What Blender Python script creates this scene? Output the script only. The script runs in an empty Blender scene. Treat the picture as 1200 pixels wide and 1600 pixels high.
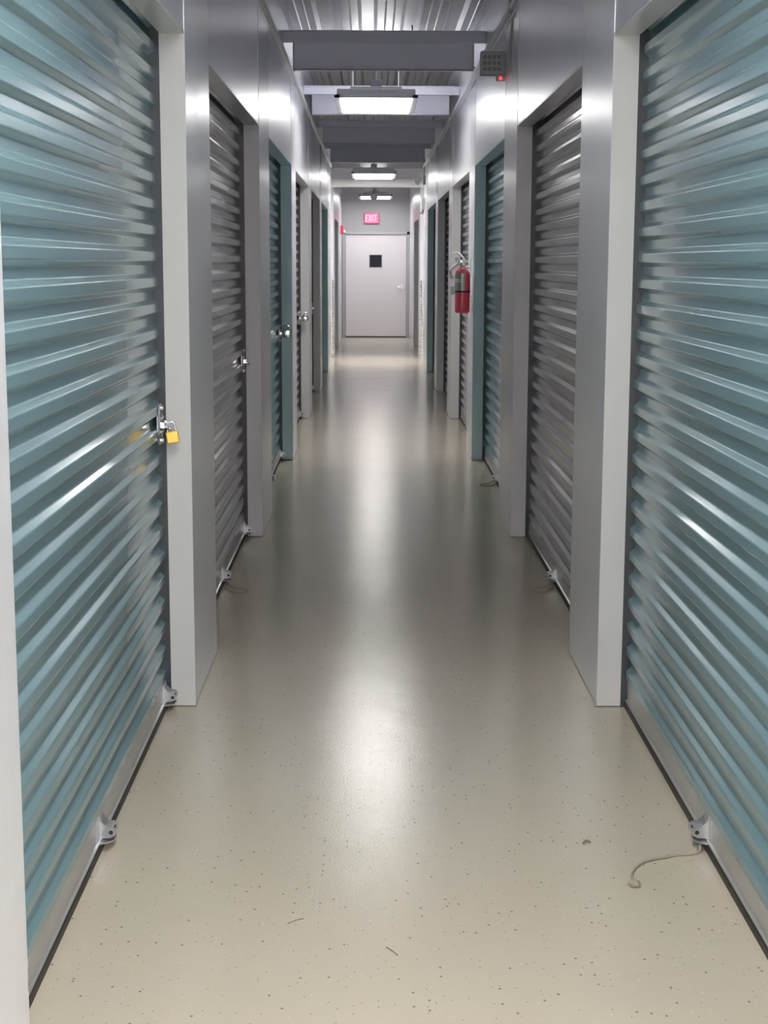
import bpy, bmesh, math, random
from mathutils import Vector, Matrix
random.seed(7)
S = bpy.context.scene
C = S.collection

# ------------------------------------------------------------------ camera, world, exposure
cam_d = bpy.data.cameras.new('camera')
cam = bpy.data.objects.new('camera', cam_d); C.objects.link(cam)
cam_d.sensor_fit = 'VERTICAL'; cam_d.sensor_height = 36.0; cam_d.sensor_width = 27.0
cam_d.lens = 2386.0/1600.0*36.0
cam_d.clip_start = 0.05; cam_d.clip_end = 100
R_ = Matrix(((0.9999601, -0.00199606, -0.00870732),
             (-0.00827272, 0.16090438, -0.98693533),
             (0.00337103, 0.98696798, 0.16088144)))
cam.matrix_world = Matrix.Translation((0, 0, 1.47)) @ R_.to_4x4()
S.camera = cam
w = bpy.data.worlds.new('world'); S.world = w; w.use_nodes = True
w.node_tree.nodes['Background'].inputs[0].default_value = (.02, .02, .022, 1)
w.node_tree.nodes['Background'].inputs[1].default_value = 1.0
S.view_settings.view_transform = 'Standard'; S.view_settings.look = 'None'
S.view_settings.gamma = 1; S.view_settings.use_curve_mapping = False
S.view_settings.exposure = 0.4
S.cycles.diffuse_bounces = 9; S.cycles.glossy_bounces = 6; S.cycles.max_bounces = 14
LENS_EMIT = {'near': 12.5, 'first': 11.0, 'second': 8.5, 'third': 9.5, 'cross': 22.0, 'entry': 78.0, 'up': 12.0, 'dim_up': 2.5}  # entry and both up values feed added fill light, not visible fixtures

XL, XR = -0.588, 0.762          # corridor wall faces
ZTOP = 3.16                     # roof deck
OPEN_H = 2.18
OPEN_W = 2.5
ENDS = [4.96, 8.18, 11.45, 14.58, 17.72, 20.88]
Y_BACK, Y_CROSS0, Y_CROSS1, Y_END = -1.0, 22.4, 24.2, 30.8

# ------------------------------------------------------------------ materials
def mat(name, col, rough=.5, metal=0.0, spec=.5, coat=0.0, coat_r=.1, emit=None, estr=0):
    m = bpy.data.materials.new(name); m.use_nodes = True
    b = m.node_tree.nodes['Principled BSDF']
    b.inputs['Base Color'].default_value = (*col, 1)
    b.inputs['Roughness'].default_value = rough
    b.inputs['Metallic'].default_value = metal
    b.inputs['Specular IOR Level'].default_value = spec
    b.inputs['Coat Weight'].default_value = coat
    b.inputs['Coat Roughness'].default_value = coat_r
    if emit:
        b.inputs['Emission Color'].default_value = (*emit, 1)
        b.inputs['Emission Strength'].default_value = estr
    return m

def node(m, t, **kw):
    n = m.node_tree.nodes.new(t)
    for k, v in kw.items(): setattr(n, k, v)
    return n

def bump(m, scale_vec, scale, strength, dist=.002, detail=2):
    nt = m.node_tree; L = nt.links; b = nt.nodes['Principled BSDF']
    tc = node(m, 'ShaderNodeTexCoord'); mp = node(m, 'ShaderNodeMapping')
    mp.inputs['Scale'].default_value = scale_vec
    nz = node(m, 'ShaderNodeTexNoise'); nz.inputs['Scale'].default_value = scale; nz.inputs['Detail'].default_value = detail
    bp = node(m, 'ShaderNodeBump'); bp.inputs['Strength'].default_value = strength; bp.inputs['Distance'].default_value = dist
    L.new(tc.outputs['Object'], mp.inputs[0]); L.new(mp.outputs[0], nz.inputs['Vector'])
    L.new(nz.outputs[0], bp.inputs['Height']); L.new(bp.outputs[0], b.inputs['Normal'])
    return m

def mottle(m, col, col2, scale, scale_vec=(1, 1, 1)):
    nt = m.node_tree; L = nt.links; b = nt.nodes['Principled BSDF']
    tc = node(m, 'ShaderNodeTexCoord'); mp = node(m, 'ShaderNodeMapping'); mp.inputs['Scale'].default_value = scale_vec
    nz = node(m, 'ShaderNodeTexNoise'); nz.inputs['Scale'].default_value = scale; nz.inputs['Detail'].default_value = 3
    mx = node(m, 'ShaderNodeMix', data_type='RGBA')
    mx.inputs[6].default_value = (*col, 1); mx.inputs[7].default_value = (*col2, 1)
    L.new(tc.outputs['Object'], mp.inputs[0]); L.new(mp.outputs[0], nz.inputs['Vector'])
    L.new(nz.outputs[0], mx.inputs[0]); L.new(mx.outputs[2], b.inputs['Base Color'])
    return m

M = {}
M['wall'] = mottle(bump(mat('coated_steel_panel', (.56, .57, .60), .27, .25, .6), (1, 5, .35), 1.0, .35, .01),
                   (.82, .83, .87), (.86, .87, .90), .8)
M['panel'] = mottle(bump(mat('glossy_header_panel', (.7, .7, .73), .30, .55, .6), (1, 5, .35), 1.0, .35, .01), (.74, .75, .80), (.80, .81, .86), .8)
M['frame'] = bump(mat('white_coated_frame', (.69, .685, .68), .3, 0, .5), (1, 4, .6), 2.0, .2, .004)
M['curtain_teal'] = bump(mat('teal_enamel', (.18, .30, .335), .155, .05, 1.0), (1, .4, 2), 3.0, .10, .004)
M['curtain_grey'] = bump(mat('grey_enamel', (.36, .36, .39), .16, .25, .95), (1, .4, 2), 3.0, .10, .004)
M['frame_teal_bounce'] = mat('teal_bounce_frame', (.56, .76, .81), .3, 0, .5)  # white frame with bounce light off the teal doors put into its colour
M['frame_dim_copy'] = mat('dim_copy_frame', (.74, .73, .77), .3, 0, .5)  # copy of the white frame, retoned for openings that get less light
M['alu'] = mottle(mat('aluminium_bar', (.55, .55, .56), .35, .7, .5), (.50, .50, .51), (.62, .62, .62), 6)
M['zinc'] = mat('zinc_plate', (.55, .56, .58), .3, .85)
M['chrome'] = mat('chrome', (.8, .8, .82), .12, 1)
M['rubber'] = mat('black_rubber', (.018, .016, .015), .5)
M['guide'] = mat('guide_channel', (.06, .065, .075), .45, .3)
M['dark'] = mat('unit_interior', (.03, .03, .032), .9)
M['brass'] = mat('brass', (.83, .53, .10), .35, .45)
M['rope'] = bump(mat('cotton_rope', (.40, .37, .29), .9), (1, 1, 1), 400, .6, .002)
M['beam'] = mottle(mat('grey_primer_steel', (.4, .4, .48), .45, .0), (.76, .77, .88), (.80, .81, .92), 1.5)
M['deck'] = mottle(mat('galvanised_deck', (.5, .5, .54), .45, .25), (.40, .40, .45), (.62, .62, .68), 2.5, (3, .6, 1))
M['trim'] = mat('light_conduit', (.85, .85, .88), .4)
M['cable'] = mat('dark_cable', (.06, .06, .07), .5)
M['drywall'] = mottle(mat('painted_end_wall', (.45, .455, .47), .6), (.38, .385, .40), (.42, .42, .43), .7)
M['door_paint'] = mat('door_paint', (.80, .77, .80), .45)
M['door_frame'] = mat('door_frame_paint', (.47, .47, .50), .45)
M['glass'] = mat('dark_glass', (.03, .034, .042), .3, 0, .15)
M['white'] = mat('white_plastic', (.90, .90, .90), .4)
M['white_metal'] = mat('white_housing', (.62, .62, .66), .4)
M['pipe'] = mat('white_pipe', (.62, .62, .62), .4)
M['red'] = mat('red_enamel', (.92, .10, .16), .3, 0, .6)
M['redbox'] = mat('red_plastic', (.75, .06, .12), .4)
M['label'] = mat('metallic_label', (.42, .42, .40), .35, .5)
M['hose'] = mat('pale_hose', (.9, .78, .80), .5)
M['black'] = mat('black_plastic', (.02, .02, .022), .4)
M['greybox'] = mat('grey_box', (.42, .42, .47), .5)
M['gridp'] = mat('grid_dark', (.24, .24, .28), .6)
M['led'] = mat('red_led', (.9, .1, .1), .4, emit=(1, .08, .08), estr=1.2)
M['exit_face'] = mat('exit_face', (.8, .1, .2), .4, emit=(1, .16, .28), estr=.75)
M['exit_text'] = mat('exit_text', (.9, .4, .5), .4, emit=(1, .42, .52), estr=.9)
for k, v in LENS_EMIT.items():
    M['lens_'+k] = mat('lit_lens_'+k, (.9, .9, .9), .4, emit=(1.0, .985, .95), estr=v)

# floor: glossy epoxy with chips and fine orange peel
def floor_mat():
    m = mat('epoxy_floor', (.5, .47, .4), .14, 0, .5, .0)
    nt = m.node_tree; L = nt.links; b = nt.nodes['Principled BSDF']
    tc = node(m, 'ShaderNodeTexCoord')
    n1 = node(m, 'ShaderNodeTexNoise'); n1.inputs['Scale'].default_value = 2.2; n1.inputs['Detail'].default_value = 5
    base = node(m, 'ShaderNodeMix', data_type='RGBA')
    base.inputs[6].default_value = (.60, .535, .42, 1); base.inputs[7].default_value = (.66, .59, .475, 1)
    L.new(tc.outputs['Object'], n1.inputs['Vector']); L.new(n1.outputs[0], base.inputs[0])
    last = base.outputs[2]
    for sc, thr, col, seed in ((34, .10, (.09, .08, .07), 0), (60, .11, (.20, .17, .14), 5), (50, .10, (.85, .72, .66), 9)):
        mp = node(m, 'ShaderNodeMapping'); mp.inputs['Location'].default_value = (seed, seed*2, 0); mp.inputs['Scale'].default_value = (1, .8, 1)
        vo = node(m, 'ShaderNodeTexVoronoi', voronoi_dimensions='2D'); vo.inputs['Scale'].default_value = sc
        wn = node(m, 'ShaderNodeTexNoise'); wn.inputs['Scale'].default_value = 400
        L.new(tc.outputs['Object'], mp.inputs[0]); L.new(mp.outputs[0], vo.inputs['Vector'])
        # irregular chip outline and only some cells hold a chip
        lt = node(m, 'ShaderNodeMath', operation='LESS_THAN'); lt.inputs[1].default_value = thr
        L.new(vo.outputs['Distance'], lt.inputs[0])
        sp = node(m, 'ShaderNodeSeparateColor'); L.new(vo.outputs['Color'], sp.inputs[0])
        pick = node(m, 'ShaderNodeMath', operation='LESS_THAN'); pick.inputs[1].default_value = {42: .13, 34: .10, 60: .10, 50: .07}[sc]
        L.new(sp.outputs[0], pick.inputs[0])
        mu = node(m, 'ShaderNodeMath', operation='MULTIPLY'); L.new(lt.outputs[0], mu.inputs[0]); L.new(pick.outputs[0], mu.inputs[1])
        mu2 = node(m, 'ShaderNodeMath', operation='MULTIPLY'); L.new(mu.outputs[0], mu2.inputs[0]); mu2.inputs[1].default_value = .62
        mx = node(m, 'ShaderNodeMix', data_type='RGBA'); mx.inputs[7].default_value = (*col, 1)
        L.new(mu2.outputs[0], mx.inputs[0]); L.new(last, mx.inputs[6]); last = mx.outputs[2]
    L.new(last, b.inputs['Base Color'])
    nf = node(m, 'ShaderNodeTexNoise'); nf.inputs['Scale'].default_value = 170; nf.inputs['Detail'].default_value = 2
    nb = node(m, 'ShaderNodeTexNoise'); nb.inputs['Scale'].default_value = 5; nb.inputs['Detail'].default_value = 2
    L.new(tc.outputs['Object'], nf.inputs['Vector']); L.new(tc.outputs['Object'], nb.inputs['Vector'])
    b1 = node(m, 'ShaderNodeBump'); b1.inputs['Strength'].default_value = .42; b1.inputs['Distance'].default_value = .0011
    b2 = node(m, 'ShaderNodeBump'); b2.inputs['Strength'].default_value = .25; b2.inputs['Distance'].default_value = .004
    L.new(nf.outputs[0], b1.inputs['Height']); L.new(nb.outputs[0], b2.inputs['Height'])
    L.new(b2.outputs[0], b1.inputs['Normal']); L.new(b1.outputs[0], b.inputs['Normal'])
    return m
M['floor'] = floor_mat()

def diamond_mat():
    m = mat('diamond_plate', (.75, .75, .76), .25, .8)
    nt = m.node_tree; L = nt.links; b = nt.nodes['Principled BSDF']
    tc = node(m, 'ShaderNodeTexCoord')
    vo = node(m, 'ShaderNodeTexVoronoi'); vo.inputs['Scale'].default_value = 22; vo.inputs['Randomness'].default_value = .1
    bp = node(m, 'ShaderNodeBump'); bp.inputs['Strength'].default_value = 1; bp.inputs['Distance'].default_value = .01
    L.new(tc.outputs['Object'], vo.inputs['Vector']); L.new(vo.outputs[0], bp.inputs['Height']); L.new(bp.outputs[0], b.inputs['Normal'])
    return m
M['diamond'] = diamond_mat()

# ------------------------------------------------------------------ mesh helpers
def box(bm, a, b, bev=0.0):
    r = bmesh.ops.create_cube(bm, size=1)
    vs = r['verts']
    for v in vs:
        v.co = Vector(((a[i] + b[i])/2 + v.co[i]*(b[i]-a[i]) for i in range(3)))
    if bev:
        es = list({e for v in vs for e in v.link_edges})
        bmesh.ops.bevel(bm, geom=es, offset=bev, segments=2, affect='EDGES', profile=.5)
    return vs

def cyl(bm, p, q, r, r2=None, seg=16, caps=True):
    p, q = Vector(p), Vector(q); d = q-p
    m = Matrix.Translation((p+q)/2) @ d.to_track_quat('Z', 'Y').to_matrix().to_4x4()
    bmesh.ops.create_cone(bm, cap_ends=caps, segments=seg, radius1=r, radius2=r if r2 is None else r2, depth=d.length, matrix=m)

def tube(bm, pts, r, seg=8, closed=False):
    pts = [Vector(p) for p in pts]; n = len(pts); rings = []
    for i, p in enumerate(pts):
        if closed: t = pts[(i+1) % n]-pts[i-1]
        else: t = pts[min(i+1, n-1)]-pts[max(i-1, 0)]
        t.normalize()
        up = Vector((0, 0, 1)) if abs(t.z) < .9 else Vector((0, 1, 0))
        a = t.cross(up).normalized(); b = t.cross(a).normalized()
        rr = r(i/(n-1)) if callable(r) else r
        rings.append([bm.verts.new(p + a*math.cos(2*math.pi*k/seg)*rr + b*math.sin(2*math.pi*k/seg)*rr) for k in range(seg)])
    m = n if closed else n-1
    for i in range(m):
        A, B = rings[i], rings[(i+1) % n]
        for k in range(seg):
            bm.faces.new((A[k], A[(k+1) % seg], B[(k+1) % seg], B[k]))
    if not closed:
        bm.faces.new(rings[0][::-1]); bm.faces.new(rings[-1])

def lathe(bm, prof, c=(0, 0, 0), seg=28):
    rings = []
    for r, z in prof:
        rings.append([bm.verts.new((c[0]+r*math.cos(2*math.pi*k/seg), c[1]+r*math.sin(2*math.pi*k/seg), c[2]+z)) for k in range(seg)])
    for A, B in zip(rings, rings[1:]):
        for k in range(seg): bm.faces.new((A[k], A[(k+1) % seg], B[(k+1) % seg], B[k]))
    bm.faces.new(rings[0][::-1]); bm.faces.new(rings[-1])

def prism(bm, pts, axis, a, b):
    """extrude a 2-D outline along an axis ('x','y','z') from a to b"""
    def P(u, v, t): return {'x': (t, u, v), 'y': (u, t, v), 'z': (u, v, t)}[axis]
    A = [bm.verts.new(P(u, v, a)) for u, v in pts]; B = [bm.verts.new(P(u, v, b)) for u, v in pts]
    n = len(pts)
    bm.faces.new(A); bm.faces.new(B[::-1])
    for i in range(n): bm.faces.new((A[i], B[i], B[(i+1) % n], A[(i+1) % n]))

def obj(name, bm, m, parent=None, smooth=False, fix=True):
    if fix: bmesh.ops.recalc_face_normals(bm, faces=bm.faces)
    me = bpy.data.meshes.new(name); bm.to_mesh(me); bm.free()
    me.materials.append(M[m])
    if smooth:
        for p in me.polygons: p.use_smooth = True
        try: me.set_sharp_from_angle(angle=math.radians(40))
        except Exception: pass
    o = bpy.data.objects.new(name, me); C.objects.link(o)
    if parent: o.parent = parent
    return o

def tag(o, label, cat, group=None, kind=None):
    o['label'] = label; o['category'] = cat
    if group: o['group'] = group
    if kind: o['kind'] = kind
    return o

def thing(name, label, cat, loc=(0, 0, 0), rz=0, group=None, kind=None):
    o = bpy.data.objects.new(name, None); C.objects.link(o)
    o.location = loc; o.rotation_euler = (0, 0, rz); o.empty_display_size = .1
    return tag(o, label, cat, group, kind)

def dup(root, loc, rz, label):
    def rec(o, par):
        c = o.copy(); C.objects.link(c)
        if par: c.parent = par
        for ch in o.children: rec(ch, c)
        return c
    r = rec(root, None); r.location = loc; r.rotation_euler = (0, 0, rz); r['label'] = label
    return r

BM = bmesh.new

# ------------------------------------------------------------------ setting: floor, deck, walls
bm = BM(); box(bm, (-7, Y_BACK-6.3, -.12), (7, Y_END+.3, 0))
tag(obj('floor', bm, 'floor'), 'glossy beige speckled epoxy floor running down the corridor', 'floor', kind='structure')

# corrugated roof deck: ribs run along the corridor
bm = BM()
prof = []
x = -2.4
while x < 2.6:
    prof += [(x, 0), (x+.17, 0), (x+.195, .035), (x+.28, .035), (x+.305, 0)]
    x += .305
pts = []
for p in prof:
    if not pts or abs(pts[-1][0]-p[0]) > 1e-5: pts.append(p)
A = [bm.verts.new((p[0], Y_BACK-6.2, ZTOP+p[1])) for p in pts]
B = [bm.verts.new((p[0], Y_END+.2, ZTOP+p[1])) for p in pts]
A2 = [bm.verts.new((p[0], Y_BACK-6.2, ZTOP+p[1]+.03)) for p in pts]
B2 = [bm.verts.new((p[0], Y_END+.2, ZTOP+p[1]+.03)) for p in pts]
for i in range(len(pts)-1):
    bm.faces.new((A[i], A[i+1], B[i+1], B[i])); bm.faces.new((A2[i], B2[i], B2[i+1], A2[i+1]))
    # small stiffening bead in each low pan
for i in range(0, len(pts)-1):
    if abs(pts[i][1]) < 1e-6 and abs(pts[i+1][1]) < 1e-6 and pts[i+1][0]-pts[i][0] > .1:
        for fx in (.055, .115):
            prism(bm, [(pts[i][0]+fx-.01, ZTOP+.004), (pts[i][0]+fx, ZTOP-.008), (pts[i][0]+fx+.01, ZTOP+.004)], 'y', Y_BACK, Y_END)
tag(obj('ceiling', bm, 'deck', fix=False), 'galvanised corrugated metal roof deck above the corridor', 'ceiling', kind='structure')

PILLARS = []   # y ranges of solid front wall in the near block
starts = [e-OPEN_W for e in ENDS]
ys = [(Y_BACK, starts[0])] + [(ENDS[i], starts[i+1]) for i in range(5)] + [(ENDS[5], Y_CROSS0)]

def side_wall(name, X, s, label):
    """s = +1 wall body lies towards +x (right), -1 towards -x"""
    bm = BM(); T = .078
    def wb(y0, y1, z0, z1, d0=0.0, d1=T, bev=0):
        a, b = sorted((X+s*d0, X+s*d1)); box(bm, (a, y0, z0), (b, y1, z1), bev)
    wb(Y_BACK, Y_CROSS0, OPEN_H+.006, ZTOP+.05)
    # far block
    wb(Y_CROSS1, 24.95, .004, ZTOP+.05); wb(27.45, Y_END, .004, ZTOP+.05); wb(24.95, 27.45, OPEN_H+.006, ZTOP+.05)
    # returns along the crossing passage, with their doorless panels
    for yy0, yy1 in ((Y_CROSS0-.078, Y_CROSS0), (Y_CROSS1, Y_CROSS1+.078)):
        a, b = sorted((X+s*.078, X+s*4.6)); box(bm, (a, yy0, .004), (b, yy1, ZTOP+.05))
    a, b = sorted((X+s*4.6, X+s*4.7)); box(bm, (a, Y_CROSS0-.1, 0), (b, Y_CROSS1+.1, ZTOP+.05))
    # dark partitions behind the doors
    o = tag(obj(name, bm, 'panel'), label, 'wall', kind='structure')
    for k, (y0, y1) in enumerate(ys):      # piers between the doors, each clad by a full-height sheet just proud of the header panels
        bm = BM(); wb(y0, y1, .004, OPEN_H+.0055, .0005, T)
        wb(y0, y1, .005, 2.82, -.0022, .004, .0008)
        obj('pier', bm, 'wall', o)
    return o
side_wall('wall_left', XL, -1, 'glossy pale steel wall panels and piers down the left side')
side_wall('wall_right', XR, 1, 'glossy pale steel wall panels and piers down the right side')

bm = BM()
for X, s in ((XL, -1), (XR, 1)):
    a, b = sorted((X+s*.30, X+s*.34)); box(bm, (a, Y_BACK, 0), (b, Y_CROSS0-.1, ZTOP)); box(bm, (a, Y_CROSS1+.1, 0), (b, Y_END, ZTOP))
tag(obj('wall_inner', bm, 'dark'), 'dark inner partitions behind the roll-up doors', 'wall', kind='structure')
bm = BM(); box(bm, (-2.5, Y_BACK-6.1, 0), (2.7, Y_BACK-6, ZTOP+.05))  # unseen wider area, added to throw light down the corridor
for xa, xb in ((-2.5, -2.4), (2.6, 2.7)): box(bm, (xa, Y_BACK-6, 0), (xb, Y_BACK, ZTOP+.05))
for xa, xb in ((-2.5, XL), (XR, 2.7)): box(bm, (xa, Y_BACK-.1, 0), (xb, Y_BACK, ZTOP+.05))
tag(obj('wall_back', bm, 'wall'), 'plain pale walls of an unseen wider area, added behind the viewer to bounce light', 'wall', kind='structure')
# end wall with its door opening
DX0, DX1, DH = -.515, .705, 2.03
bm = BM()
box(bm, (-2, Y_END, 0), (DX0, Y_END+.12, ZTOP+.1)); box(bm, (DX1, Y_END, 0), (2.2, Y_END+.12, ZTOP+.1)); box(bm, (DX0, Y_END, DH), (DX1, Y_END+.12, ZTOP+.1))
tag(obj('wall_end', bm, 'drywall'), 'grey painted wall at the far end above the exit door', 'wall', kind='structure')

# wall-top rails
for i, (X, s, side) in enumerate(((XL, -1, 'left'), (XR, 1, 'right'))):
    bm = BM()
    prism(bm, [(X, 2.815), (X-s*.018, 2.818), (X-s*.026, 2.828), (X-s*.026, 2.842), (X-s*.018, 2.852), (X, 2.855)], 'y', Y_BACK, Y_CROSS0)
    tag(obj('trim_%d' % (i+1), bm, 'trim'), 'pale rail running along the top of the %s wall' % side, 'rail', kind='structure')
# longitudinal dark angles under the deck
bm = BM()
for X, s in ((XL, -1), (XR, 1)):
    a, b = sorted((X, X-s*.035)); box(bm, (a, Y_BACK, 3.11), (b, Y_END, 3.165)); 
tag(obj('trim_3', bm, 'beam'), 'dark steel angles where both walls meet the roof deck', 'trim', kind='structure')

# diamond-plate wainscot on the corners of the crossing passage
for i, (X, s, side) in enumerate(((XL, -1, 'left'), (XR, 1, 'right'))):
    bm = BM()
    a, b = sorted((X+s*.002, X+s*2.2)); box(bm, (a, Y_CROSS1-.006, .01), (b, Y_CROSS1+.001, 1.2))
    for k in range(8):
        for j in range(24):
            cx, cz = X+s*(.02+.025*k), .04+.048*j+(k % 2)*.024
            prism(bm, [(cx-.009, cz-.004), (cx, cz-.012), (cx+.009, cz+.004), (cx, cz+.012)], 'y', Y_CROSS1-.009, Y_CROSS1-.005)
    tag(obj('baseboard_%s' % side, bm, 'diamond'), 'bright diamond plate wainscot where the passage crosses, %s side' % side, 'wainscot', kind='structure')

# roof beams
for i, Y in enumerate([1.05, 4.25, 7.45, 10.65, 13.85, 17.05, 20.2]):
    t = thing('beam', 'dark grey roof beam, %s' % ['first, above the viewer', 'second, above the viewer', 'just above the top of the photo',
        'nearest beam in view, in front of the first ceiling light', 'just behind the first ceiling light', 'third beam in view', 'farthest beam in view, before the crossing passage'][i],
        'beam', (0, Y, 0), group='roof beams', kind='structure')
    bm = BM()
    x0, x1 = -.53, .69
    box(bm, (x0, 0, 2.755), (x1, .004, 2.935)); box(bm, (x0, 0, 2.755), (x1, .06, 2.76)); box(bm, (x0, 0, 2.93), (x1, .06, 2.935))
    box(bm, (x0, .056, 2.755), (x1, .06, 2.775))
    obj('channel', bm, 'beam', t)
    bm = BM()
    box(bm, (XL+.002, -.16, 2.922), (XR-.002, -.155, 2.980)); box(bm, (XL+.002, -.20, 2.980), (XR-.002, -.10, 2.985)); box(bm, (XL+.002, -.105, 2.922), (XR-.002, -.10, 2.980))
    box(bm, (XL+.002, -.16, 2.917), (XR-.002, -.10, 2.922))
    obj('purlin', bm, 'beam', t)
    bm = BM()
    for x_ in (x0, x1-.006): box(bm, (x_, 0, 2.76), (x_+.006, .16, 2.95))
    obj('bracket', bm, 'trim', t)
# soffit and pipe over the crossing passage
bm = BM(); box(bm, (XL-2.5, Y_CROSS1-.05, 2.70), (XR+2.5, Y_CROSS1+.05, ZTOP+.05)); box(bm, (XL, Y_CROSS0-.06, 2.80), (XR, Y_CROSS0+.0, 2.88))
tag(obj('ceiling_soffit', bm, 'drywall'), 'grey soffit across the passage above the white pipe', 'soffit', kind='structure')
bm = BM(); cyl(bm, (XL-3, 23.6, 2.665), (XR+3, 23.6, 2.665), .065, seg=28)
for x_ in (XL-.5, XR+.5, XL-.02, XR+.02): cyl(bm, (x_-.015, 23.6, 2.665), (x_+.015, 23.6, 2.665), .072, seg=28)
tag(obj('overhead_pipe', bm, 'pipe', smooth=True), 'white round pipe crossing the corridor overhead, beyond the second light', 'pipe')

# ------------------------------------------------------------------ roll-up doors
def curtain_mesh(W):
    pitch = .081; f1 = .027; sl = .0135; d = .016; x0 = .093
    prof = []; z = .098
    def rc(seq):
        return seq
    while z < 2.30:
        prof += [(x0, z), (x0, z+f1), (x0+d, z+f1+sl), (x0+d, z+f1+sl+f1)]
        z += pitch
    # round every bend
    out = []
    for i, p in enumerate(prof):
        P = Vector(p)
        if 0 < i < len(prof)-1:
            a = (Vector(prof[i-1])-P).normalized()*.0035; b = (Vector(prof[i+1])-P).normalized()*.0035
            out += [P+a, P+a*.35+b*.35-(a+b)*.12, P+b]
        else: out.append(P)
    bm = BM()
    ny = 2
    cols = []
    for y in (-W/2+.006, W/2-.006):
        cols.append([bm.verts.new((p[0], y, p[1])) for p in out])
    for i in range(len(out)-1):
        bm.faces.new((cols[0][i], cols[0][i+1], cols[1][i+1], cols[1][i]))
    # back skin so the sheet has thickness
    back = []
    for y in (-W/2+.006, W/2-.006):
        back.append([bm.verts.new((p[0]+.0012, y, p[1])) for p in out])
    for i in range(len(out)-1):
        bm.faces.new((back[0][i], back[1][i], back[1][i+1], back[0][i+1]))
        bm.faces.new((cols[0][i], back[0][i], back[0][i+1], cols[0][i+1]))
        bm.faces.new((cols[1][i], cols[1][i+1], back[1][i+1], back[1][i]))
    bm.faces.new((cols[0][0], cols[1][0], back[1][0], back[0][0])); bm.faces.new((cols[0][-1], back[0][-1], back[1][-1], cols[1][-1]))
    return bm

def make_door(name, label, curtain, frame, ends=True):
    W = OPEN_W
    t = thing(name, label, 'roll-up door', kind='structure', group='roll-up unit doors')
    bm = BM()      # liner of the opening: two jambs and the head
    box(bm, (-.0015, -W/2, .003), (.080, -W/2+.004, OPEN_H), .0008)
    box(bm, (-.0015, W/2-.004, .003), (.080, W/2, OPEN_H), .0008)
    box(bm, (-.0015, -W/2, OPEN_H-.004), (.075, W/2, OPEN_H+.004), .0008)
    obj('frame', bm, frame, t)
    bm = BM()      # guides the curtain runs in
    for s in (-1, 1):
        a, b = sorted((s*(W/2-.001), s*(W/2+.05))); box(bm, (.0755, a, 0), (.15, b, 2.3))
        a, b = sorted((s*(W/2-.022), s*(W/2+.0))); box(bm, (.112, a, 0), (.118, b, 2.3))
        a, b = sorted((s*(W/2-.006), s*(W/2+.0))); box(bm, (.078, a, 0), (.113, b, 2.3))
    obj('guide', bm, 'guide', t)
    cu = obj('curtain', curtain_mesh(W), curtain, t, smooth=True)
    wn = cu.modifiers.new('weighted_normal', 'WEIGHTED_NORMAL'); wn.weight = 100; wn.keep_sharp = True
    bm = BM()      # bottom bar: angle with a folded toe
    prism(bm, [(.092, .022), (.124, .022), (.124, .100), (.102, .108), (.098, .102), (.098, .030), (.092, .028)], 'y', -W/2+.014, W/2-.014)
    bar = obj('bottom_bar', bm, 'alu', t)
    bm = BM()
    prism(bm, [(.090, .0), (.118, .0), (.118, .024), (.092, .024), (.090, .018)], 'y', -W/2+.01, W/2-.01)
    obj('seal', bm, 'rubber', t)
    # lift handle brackets: one in the middle, one by the latch
    for y in (.0, -W/2+.035):
        bm = BM()
        box(bm, (.084, y-.055, .026), (.092, y+.055, .100), .001)
        for sgn in (-1, 1):      # two cut-away cheeks
            yy = y+sgn*.024
            prism(bm, [(.086, .104), (.080, .080), (.066, .066), (.050, .064), (.043, .054), (.045, .043), (.058, .036), (.074, .036), (.086, .030)], 'y', yy-.0015, yy+.0015)
        prism(bm, [(.086, y-.050), (.062, y-.036), (.050, y-.024), (.046, y-.006), (.046, y+.006), (.050, y+.024), (.062, y+.036), (.086, y+.050)], 'z', .026, .030)
        prism(bm, [(.078, y-.022), (.052, y-.022), (.052, y+.022), (.078, y+.022)], 'z', .054, .057)
        hb = obj('handle_bracket', bm, 'zinc', bar); hb.location = (.012, 0, -.004)
        bm = BM()
        for sgn in (-1, 1): cyl(bm, (.055, y+sgn*.024-.0022, .051), (.055, y+sgn*.024+.0022, .051), .0055, seg=12)
        cyl(bm, (.060, y, .029), (.060, y, .0315), .009, seg=14)
        ey = obj('eye', bm, 'black', bar); ey.location = (.012, 0, -.004)
    # slide-bolt latch beside the jamb
    y = -W/2+.055; z = .955
    bm = BM()
    hexo = [(y-.020, z-.062), (y-.038, z-.030), (y-.038, z+.030), (y-.020, z+.062), (y+.020, z+.062), (y+.038, z+.030), (y+.038, z-.030), (y+.020, z-.062)]
    prism(bm, hexo, 'x', .092, .096)
    tube(bm, [(.090, a_, b_) for a_, b_ in hexo], .0035, 8, True)
    for zz in (z-.052, z+.052):
        cyl(bm, (.080, y, zz), (.095, y, zz), .009, .011, seg=12)
    for zz in (z-.022, z+.022): box(bm, (.082, y-.030, zz-.004), (.095, y+.030, zz+.004), .001)
    latch = obj('latch', bm, 'zinc', t)
    bm = BM(); cyl(bm, (.080, y-.075, z+.0), (.080, y+.035, z+.0), .0075, seg=12)
    cyl(bm, (.080, y+.01, z+.0), (.060, y+.01, z-.012), .006, seg=10); bmesh.ops.create_icosphere(bm, subdivisions=2, radius=.009, matrix=Matrix.Translation((.060, y+.01, z-.012)))
    for yy in (y-.030, y+.028): box(bm, (.070, yy-.005, z-.011), (.092, yy+.005, z+.011), .002)
    obj('bolt', bm, 'chrome', latch)
    return t

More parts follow.
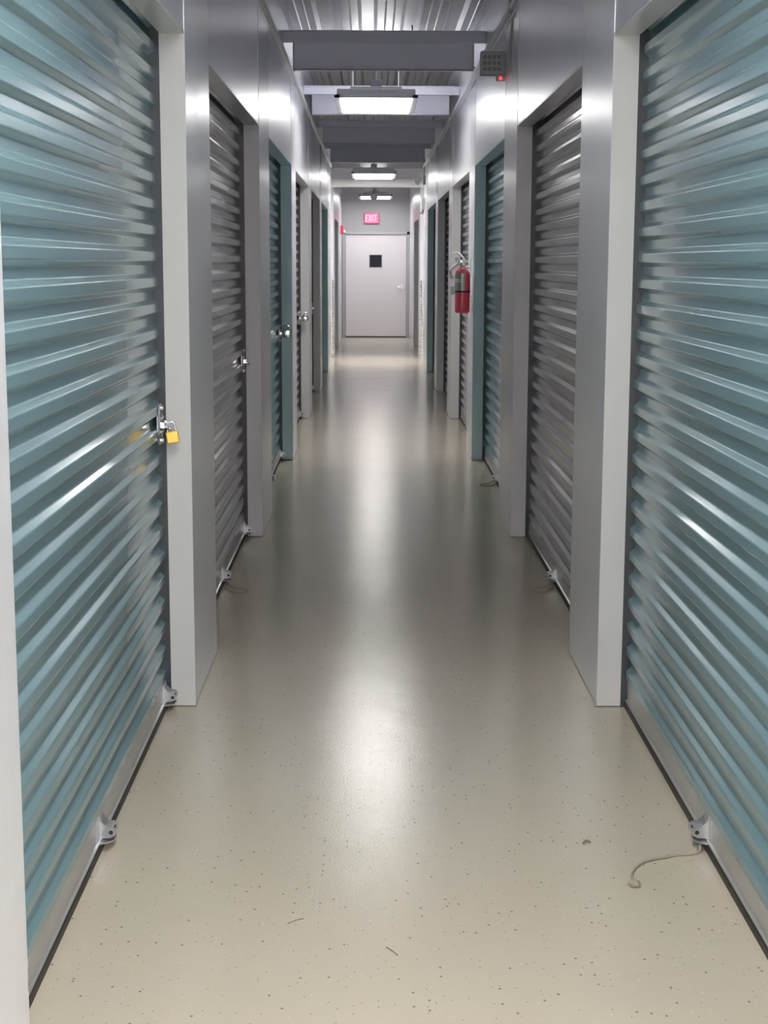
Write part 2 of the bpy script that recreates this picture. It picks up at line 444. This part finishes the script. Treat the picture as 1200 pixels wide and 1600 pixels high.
kinds = [('teal', 'frame'), ('grey', 'frame_dim_copy'), ('teal', 'frame_teal_bounce'), ('grey', 'frame'), ('grey', 'frame_dim_copy'), ('teal', 'frame_teal_bounce'), ('grey', 'frame_dim_copy')]
ordw = ['nearest', 'second', 'third', 'fourth', 'fifth', 'sixth']
protos = {}
n = 0
for side, X, rz in (('left', XL, math.pi), ('right', XR, 0)):
    for i, (col, fr) in enumerate(kinds):
        n += 1
        cy = (ENDS[i]-OPEN_W/2) if i < 6 else 27.45-OPEN_W/2
        colw = {'teal': 'teal', 'grey': 'dark grey'}[col]
        if i < 6: lab = '%s corrugated roll-up door, %s from the viewer on the %s wall' % (colw, ordw[i], side)
        else: lab = 'grey corrugated roll-up door beyond the crossing passage, %s wall' % side
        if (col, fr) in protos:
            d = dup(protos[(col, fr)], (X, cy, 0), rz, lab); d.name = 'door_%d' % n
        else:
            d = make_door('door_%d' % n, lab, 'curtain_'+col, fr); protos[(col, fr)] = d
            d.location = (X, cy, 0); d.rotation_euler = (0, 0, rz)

# ------------------------------------------------------------------ exit door in the end wall
d = thing('door_15', 'pale grey steel exit door with a small dark window at the corridor end', 'exit door', ((DX0+DX1)/2, Y_END, 0), kind='structure')
hw = (DX1-DX0)/2
bm = BM()
for s in (-1, 1):
    a, b = sorted((s*(hw-.0), s*(hw+.055))); box(bm, (a, -.02, 0), (b, .05, DH+.055), .003)
box(bm, (-hw-.055, -.02, DH), (hw+.055, .05, DH+.055), .003)
obj('frame', bm, 'door_frame', d)
bm = BM()
wx0, wx1, wz0, wz1 = -.14, .125, 1.375, 1.64
box(bm, (-hw+.006, .012, .022), (wx0, .056, DH-.006)); box(bm, (wx1, .012, .022), (hw-.006, .056, DH-.006))
box(bm, (wx0, .012, .022), (wx1, .056, wz0)); box(bm, (wx0, .012, wz1), (wx1, .056, DH-.006))
obj('door_leaf', bm, 'door_paint', d)
bm = BM()
for a, b in (((wx0, wz0), (wx0+.014, wz1)), ((wx1-.014, wz0), (wx1, wz1)), ((wx0, wz0), (wx1, wz0+.014)), ((wx0, wz1-.014), (wx1, wz1))):
    box(bm, (a[0], .006, a[1]), (b[0], .02, b[1]), .002)
g = obj('window_frame', bm, 'door_frame', d)
bm = BM(); box(bm, (wx0+.012, .018, wz0+.012), (wx1-.012, .026, wz1-.012)); obj('pane', bm, 'glass', g)
bm = BM()
cyl(bm, (hw-.09, .012, 1.0), (hw-.09, -.012, 1.0), .034, seg=24); cyl(bm, (hw-.09, -.01, 1.0), (hw-.09, -.055, 1.0), .012)
tube(bm, [(hw-.085, -.055, 1.0), (hw-.12, -.058, 1.003), (hw-.16, -.055, 1.0), (hw-.20, -.045, .996)], .0115, 10)
obj('door_handle', bm, 'chrome', d, smooth=True)
for z in (.25, 1.0, 1.78):
    bm = BM(); cyl(bm, (-hw, .004, z-.055), (-hw, .004, z+.055), .009, seg=10); box(bm, (-hw-.004, .006, z-.05), (-hw+.02, .013, z+.05))
    obj('hinge', bm, 'zinc', d)
bm = BM(); box(bm, (-hw, .004, 0), (hw, .06, .014), .002); obj('threshold', bm, 'rubber', d)

# ------------------------------------------------------------------ ceiling lights
def make_light(name, label, lens, y0, zl, cx=.035, L=1.22, rod=True):
    t = thing(name, label, 'ceiling light', (cx, y0, zl), group='ceiling lights')
    bm = BM(); box(bm, (-.30, .01, .012), (.30, L-.01, .062), .004); box(bm, (-.20, .05, .062), (.20, L-.05, .085), .004)
    obj('housing', bm, 'white_metal', t)
    bm = BM()
    for a, b in (((-.32, 0), (-.275, L)), ((.275, 0), (.32, L)), ((-.32, 0), (.32, .03)), ((-.32, L-.03), (.32, L))):
        box(bm, (a[0], a[1], -.006), (b[0], b[1], .018), .002)
    obj('lens_frame', bm, 'white_metal', t)
    bm = BM(); box(bm, (-.276, .03, -.02 if lens == 'second' else -.012), (.276, L-.03, .012)); obj('lens', bm, 'lens_'+lens, t)
    bm = BM(); box(bm, (-.16, .2, .085), (.16, L-.1, .088)); obj('uplight_fill', bm, 'lens_up' if lens in ('near', 'first', 'entry') else 'lens_dim_up', t)  # glowing top panel added to brighten deck, beams and upper walls
    for x_ in (-.19, .19):
        for y_ in (.12, L-.12):
            bm = BM(); cyl(bm, (x_, y_, .084), (x_, y_, ZTOP-zl-.01), .0035, seg=6); obj('hanger_rod', bm, 'zinc', t)
    bm = BM(); box(bm, (-.045, .06, .085), (.045, .15, .135), .004); cyl(bm, (0, .105, .13), (0, .105, ZTOP-zl), .011, seg=10)
    obj('junction_box', bm, 'greybox', t)
    return t
make_light('ceiling_light', 'ceiling light panel above the viewer, over the nearest doors', 'near', 2.0, 2.72)
make_light('ceiling_light', 'largest bright rectangular ceiling light, nearest in view', 'first', 12.0, 2.72)
make_light('ceiling_light', 'second ceiling light in view, thin bright strip before the white pipe', 'second', 21.95, 2.715)
make_light('ceiling_light', 'farthest ceiling light, small bright strip above the red exit sign', 'third', 29.0, 2.70, .08)
make_light('ceiling_light', 'ceiling light in the crossing passage off the left side', 'cross', 22.75, 2.72, XL-1.3)
make_light('ceiling_light', 'ceiling light in the crossing passage off the right side', 'cross', 22.75, 2.72, XR+1.3)

for k, (x_, y_) in enumerate(((-1.2, -3.2), (1.2, -3.2), (-1.2, -5.6), (1.2, -5.6))):  # unseen lights added to brighten faces turned towards the viewer
    make_light('ceiling_light', 'added fill light in the unseen area behind the viewer, %s' % ['left of the corridor mouth', 'right of the corridor mouth', 'far back on the left', 'far back on the right'][k], 'entry', y_, 2.72, x_)

# ------------------------------------------------------------------ exit sign
t = thing('exit_sign', 'small glowing red EXIT sign on the wall above the end door', 'exit sign', (.004, Y_END, 2.345))
bm = BM(); box(bm, (-.145, -.05, -.105), (.145, 0, .105), .006); obj('housing', bm, 'redbox', t)
bm = BM(); box(bm, (-.135, -.054, -.095), (.135, -.049, .095), .001); obj('face', bm, 'exit_face', t)
bm = BM()
def letter(bm, x, segs, w_=.045, h_=.11, th=.011):
    for (u0, v0, u1, v1) in segs:
        p = Vector((x+u0*w_, 0, v0*h_-h_/2)); q = Vector((x+u1*w_, 0, v1*h_-h_/2))
        dd = (q-p).normalized(); nn = Vector((-dd.z, 0, dd.x))*th/2
        p2 = p-dd*th/2; q2 = q+dd*th/2
        vs = [p2+nn, q2+nn, q2-nn, p2-nn]
        prism(bm, [(v.x, v.z) for v in vs], 'y', -.0565, -.0535)
letter(bm, -.110, [(0, 0, 0, 1), (0, 0, 1, 0), (0, .5, .85, .5), (0, 1, 1, 1)])
letter(bm, -.048, [(0, 0, 1, 1), (0, 1, 1, 0)])
letter(bm, .022, [(0, 0, 0, 1)])
letter(bm, .052, [(0, 1, 1, 1), (.5, 0, .5, 1)])
obj('lettering', bm, 'exit_text', t)

# ------------------------------------------------------------------ fire alarm strobe, far left wall
t = thing('fire_alarm_strobe', 'red fire alarm box with white strobe on far left wall', 'fire alarm', (XL, 29.85, 2.10))
bm = BM(); box(bm, (0, -.06, -.08), (.05, .06, .08), .006); obj('housing', bm, 'redbox', t)
bm = BM(); box(bm, (.05, -.03, -.06), (.085, .03, -.005), .01); obj('strobe_lens', bm, 'white', t)

# ------------------------------------------------------------------ detector hanging beyond the pipe
t = thing('smoke_detector', 'small white dome detector hanging in front of the farthest light', 'detector', (.045, 27.0, 2.60))
bm = BM(); lathe(bm, [(.02, -.055), (.045, -.045), (.06, -.02), (.065, 0), (.065, .02), (.03, .03)]); obj('dome', bm, 'white', t, smooth=True)
bm = BM(); lathe(bm, [(.07, .02), (.075, .03), (.075, .05), (.03, .06)]); obj('base', bm, 'hose', t, smooth=True)
bm = BM(); cyl(bm, (0, 0, .05), (0, 0, ZTOP-2.60), .012, seg=10); obj('stem', bm, 'greybox', t)

# ------------------------------------------------------------------ security camera on the right corner
t = thing('security_camera', 'white security camera on a bracket high on the right corner', 'camera', (XR, 21.95, 2.60))
bm = BM()
box(bm, (-.16, -.045, -.045), (-.07, .05, .04), .008)
body = obj('camera_body', bm, 'white', t); 
for v in body.data.vertices:
    p = v.co - Vector((-.11, 0, 0)); a = math.radians(-38); c, s = math.cos(a), math.sin(a)
    v.co = Vector((-.11+p.x*c-p.z*s, p.y, p.x*s+p.z*c))
bm = BM()
for k in range(3):
    a = math.radians(-38); u = -.025+.022*k
    cx, cz = -.115+u*math.cos(a), u*math.sin(a)-.0
    prism(bm, [(cx-.004+.012, cz+.026), (cx+.004+.012, cz+.026), (cx+.004-.016, cz-.024), (cx-.004-.016, cz-.024)], 'y', -.048, -.044)
obj('lens_slot', bm, 'greybox', body)
bm = BM(); tube(bm, [(-.09, 0, .02), (-.07, .0, .055), (-.05, 0, .075), (-.035, 0, .075)], .012, 10); box(bm, (-.085, -.02, .04), (-.03, .03, .085), .006)
obj('bracket', bm, 'white', t)
bm = BM(); box(bm, (-.036, -.03, -.04), (0, .03, .09), .004); obj('junction_box', bm, 'greybox', t)
bm = BM(); tube(bm, [(-.02, 0, .09), (-.015, 0, .18), (-.01, 0, .26), (-.02, 0, .34), (-.055, 0, .40), (-.11, 0, .43)], .006, 8)
obj('cable', bm, 'cable', t, smooth=True)

t = thing('emergency_light', 'white emergency light box on the right wall end below the camera', 'emergency light', (XR, 22.2, 2.32))
bm = BM(); box(bm, (-.055, -.05, -.10), (0, .08, .08), .008); obj('housing', bm, 'white', t)
bm = BM(); cyl(bm, (-.03, -.0, -.10), (-.045, -.02, -.15), .02, .028, seg=14); obj('lamp_head', bm, 'greybox', t, smooth=True)

# grille box with a red light on the right wall
t = thing('speaker_box', 'small grey grille box with a tiny red light, upper right wall', 'wall box', (XR, 9.0, 2.60))
bm = BM(); box(bm, (-.14, 0, -.065), (0, .09, .065), .004); obj('housing', bm, 'greybox', t)
bm = BM()
for i in range(4):
    for j in range(3): box(bm, (-.125+.027*i, -.004, -.045+.033*j), (-.108+.027*i, .002, -.025+.033*j))
obj('grille', bm, 'gridp', t)
bm = BM(); lathe(bm, [(.004, -.012), (.009, -.006), (.010, 0), (.004, .008)], (-.025, -.004, -.085))
obj('indicator_light', bm, 'led', t)
bm = BM(); box(bm, (-.05, .0, -.10), (0, .03, -.065), .003); obj('led_housing', bm, 'greybox', t)
bm = BM(); box(bm, (XR-.012, 8.50, 2.50), (XR, 8.56, 2.81), .002); tube(bm, [(XR-.02, 8.54, 2.80), (XR-.022, 8.50, 2.88), (XR-.018, 8.47, 3.0), (XR-.02, 8.45, 3.1)], .006)
tag(obj('cable_duct', bm, 'greybox'), 'grey vertical cable duct on upper right wall beside the grille box', 'cable duct')
# cables
bm = BM()
pts = [(XR-.012, y, 2.79+.012*math.sin(y*1.9)-(.01 if int(y) % 3 else 0)) for y in [4+.4*k for k in range(44)]]
tube(bm, pts, .006, 6)
tag(obj('wall_cable', bm, 'trim', smooth=True), 'thin pale cable sagging just below the right wall rail', 'cable')
bm = BM(); tube(bm, [(XR-.02, 11.35, 2.86), (XR-.10, 11.3, 2.855), (.45, 11.2, 2.87), (.36, 11.15, 2.90), (.30, 11.1, 2.96), (.28, 11.0, 3.1)], .005, 6)
tag(obj('loose_wire', bm, 'cable', smooth=True), 'dark wire crossing from the right rail to the roof deck', 'wire')

# ------------------------------------------------------------------ fire extinguisher
ex = thing('fire_extinguisher', 'red fire extinguisher with grey label hung on right pier beside teal door', 'fire extinguisher', (XR-.075, 11.62, 1.10))
bm = BM(); lathe(bm, [(.048, 0), (.054, .006), (.056, .015), (.056, .285), (.052, .305), (.040, .322), (.024, .334), (.020, .345), (.020, .352)], seg=36)
obj('cylinder', bm, 'red', ex, smooth=True)
bm = BM()
seg = 20; prof = [(.0572, .165), (.0572, .295)]
ringA, ringB = [], []
for k in range(seg+1):
    a = math.radians(178+110*k/seg)
    ringA.append(bm.verts.new((.0572*math.cos(a), .0572*math.sin(a), .165))); ringB.append(bm.verts.new((.0572*math.cos(a), .0572*math.sin(a), .295)))
for k in range(seg): bm.faces.new((ringA[k], ringA[k+1], ringB[k+1], ringB[k]))
lab = obj('label_sticker', bm, 'label', ex, smooth=True)
bm = BM()
for z0, z1 in ((.232, .238), (.245, .252)):
    ra, rb = [], []
    for k in range(11):
        a = math.radians(195+70*k/10)
        ra.append(bm.verts.new((.0578*math.cos(a), .0578*math.sin(a), z0))); rb.append(bm.verts.new((.0578*math.cos(a), .0578*math.sin(a), z1)))
    for k in range(10): bm.faces.new((ra[k], ra[k+1], rb[k+1], rb[k]))
obj('print', bm, 'white', lab, fix=False)
bm = BM(); lathe(bm, [(.0565, .155), (.0585, .155), (.0585, .167), (.0565, .167)], seg=36); obj('strap', bm, 'black', ex, smooth=True)
bm = BM(); lathe(bm, [(.021, .345), (.024, .350), (.024, .366), (.014, .372), (.014, .395)], seg=20)
box(bm, (-.03, -.012, .372), (.02, .012, .398), .004)
tube(bm, [(.018, 0, .385), (.0, 0, .415), (-.03, 0, .445), (-.06, 0, .455), (-.085, 0, .45)], lambda u: .010-.003*u, 10)   # upper lever
tube(bm, [(.01, 0, .375), (-.025, 0, .395), (-.05, 0, .36), (-.07, 0, .325)], .008, 10)
obj('valve', bm, 'chrome', ex, smooth=True)
bm = BM(); lathe(bm, [(.015, -.006), (.018, 0), (.015, .006)], (0, 0, 0), 18)
gg = obj('gauge', bm, 'white', ex, smooth=True); gg.rotation_euler = (math.pi/2, 0, 0); gg.location = (-.045, -.012, .405)
bm = BM(); tube(bm, [(-.02, 0, .385), (-.05, -.005, .355), (-.080, -.01, .335), (-.094, -.012, .31), (-.092, -.012, .28), (-.083, -.012, .255)], lambda u: .010+.011*max(0, u-.35), 12)
obj('hose', bm, 'hose', ex, smooth=True)
bm = BM(); box(bm, (.058, -.02, .12), (.0745, .02, .40), .002); box(bm, (.01, -.006, .34), (.07, .006, .352), .001); box(bm, (-.008, -.03, .330), (.012, .03, .336), .001)
obj('wall_bracket', bm, 'zinc', ex)
bm = BM(); box(bm, (-.088, -.014, .135), (-.055, -.012, .20)); tube(bm, [(-.07, -.013, .2), (-.065, -.012, .26), (-.04, -.01, .37)], .0015, 5)
obj('inspection_tag', bm, 'white', ex)

# ------------------------------------------------------------------ padlocks
pl = thing('padlock', 'brass padlock hanging from the latch of the nearest left teal door', 'padlock', (-.645, 4.90, .955))
bm = BM(); box(bm, (-.020, -.009, -.060), (.020, .009, -.022), .003); b_ = obj('lock_body', bm, 'brass', pl)
bm = BM()
sh = [(-.013, 0, -.024), (-.013, 0, -.006)] + [(-.013*math.cos(math.pi*k/8), 0, -.004+.013*math.sin(math.pi*k/8)) for k in range(9)] + [(.013, 0, -.006), (.013, 0, -.024)]
tube(bm, sh, .0032, 10); obj('shackle', bm, 'chrome', pl, smooth=True)
for o in pl.children: o.rotation_euler = (0, math.radians(-9), math.radians(6))
for i, (y, lab_) in enumerate(((11.36, 'round chrome disc lock on the latch of the third left door, teal'), (14.48, 'round chrome disc lock on the latch of the fourth left door, dark grey'))):
    t = thing('disc_lock', lab_, 'padlock', (XL-.035, y, .985-.03*0), group='round chrome disc locks')
    bm = BM(); lathe(bm, [(.026, -.013), (.034, -.010), (.037, 0), (.034, .010), (.026, .013)], (0, 0, 0), 26)
    o = obj('lock_body', bm, 'chrome', t, smooth=True); o.rotation_euler = (math.pi/2, 0, 0); o.location = (0, -.01, -.03)
    bm = BM(); tube(bm, [(.03*math.cos(math.pi*(.15+.7*k/8)), -.01, -.01+.035*math.sin(math.pi*(.15+.7*k/8))) for k in range(9)], .006, 8)
    obj('shackle', bm, 'chrome', t, smooth=True)

# ------------------------------------------------------------------ ropes on the floor
def smoothpts(P, n=8):
    out = []
    for i in range(len(P)-1):
        p0 = Vector(P[max(i-1, 0)]); p1 = Vector(P[i]); p2 = Vector(P[i+1]); p3 = Vector(P[min(i+2, len(P)-1)])
        for k in range(n):
            u = k/n
            out.append(.5*((2*p1)+(-p0+p2)*u+(2*p0-5*p1+4*p2-p3)*u*u+(-p0+3*p1-3*p2+p3)*u**3))
    out.append(Vector(P[-1])); return out
z = .004
t = thing('pull_rope', 'thin beige rope with a knotted end on floor by nearest right door', 'rope', (.66, 3.5, 0))
o_ = Vector((.66, 3.5, 0))
bm = BM(); P = [(.838, 3.69, .022), (.832, 3.665, z), (.808, 3.650, z), (.77, 3.645, z), (.74, 3.63, z), (.70, 3.612, z), (.672, 3.59, z), (.65, 3.555, z), (.637, 3.52, z), (.634, 3.49, z), (.632, 3.465, z)]
tube(bm, [p-o_ for p in smoothpts(P)], .0035, 8); obj('cord', bm, 'rope', t, smooth=True)
bm = BM(); bmesh.ops.create_icosphere(bm, subdivisions=2, radius=.011, matrix=Matrix.Translation((-.028, -.045, .009)))
for v in bm.verts: v.co += Vector((random.uniform(-.0015, .0015), random.uniform(-.0015, .0015), 0))
tube(bm, [(-.028+.011*math.cos(a), -.045+.008*math.sin(a), .009+.004*math.sin(2*a)) for a in [k*math.pi/6 for k in range(12)]], .004, 8, True)
obj('knot', bm, 'rope', t, smooth=True)
for (bx, by, k, lab_) in ((.835, 6.88, 1, 'short looped rope end on the floor by the second right door'), (.83, 10.18, 1, 'short rope end on the floor by the third right door'), (-.655, 6.84, -1, 'short looped rope at the handle of the second left door')):
    bm = BM()
    P = [(bx, by+.03, .03), (bx-k*.03, by+.0, .012), (bx-k*.075, by-.02, z), (bx-k*.10, by-.07, z), (bx-k*.06, by-.10, z), (bx-k*.01, by-.05, z), (bx-k*.0, by, .012)]
    tube(bm, smoothpts(P), .004, 8)
    tag(obj('rope_loop', bm, 'rope', smooth=True), lab_, 'rope')

# small litter on the floor near the viewer
M['litter'] = mat('dark_lint', (.22, .20, .17), .9)
for P, rr, lab_ in ((((.036, 3.125, .002), (.050, 3.10, .0045), (.060, 3.085, .002)), .0011, 'short dark thread lying on the floor, middle foreground'),
                    (((-.185, 3.245, .002), (-.165, 3.262, .003), (-.150, 3.272, .002)), .0009, 'faint thin thread lying on the floor left of the middle foreground'),
                    (((.548, 3.725, .003), (.556, 3.735, .006), (.566, 3.730, .003)), .0030, 'small dark crumb on the floor between the pull rope and the right pier')):
    bm = BM(); tube(bm, smoothpts(P, 5), rr, 6)
    tag(obj('floor_litter', bm, 'litter', smooth=True), lab_, 'litter', 'bits of litter on the floor')
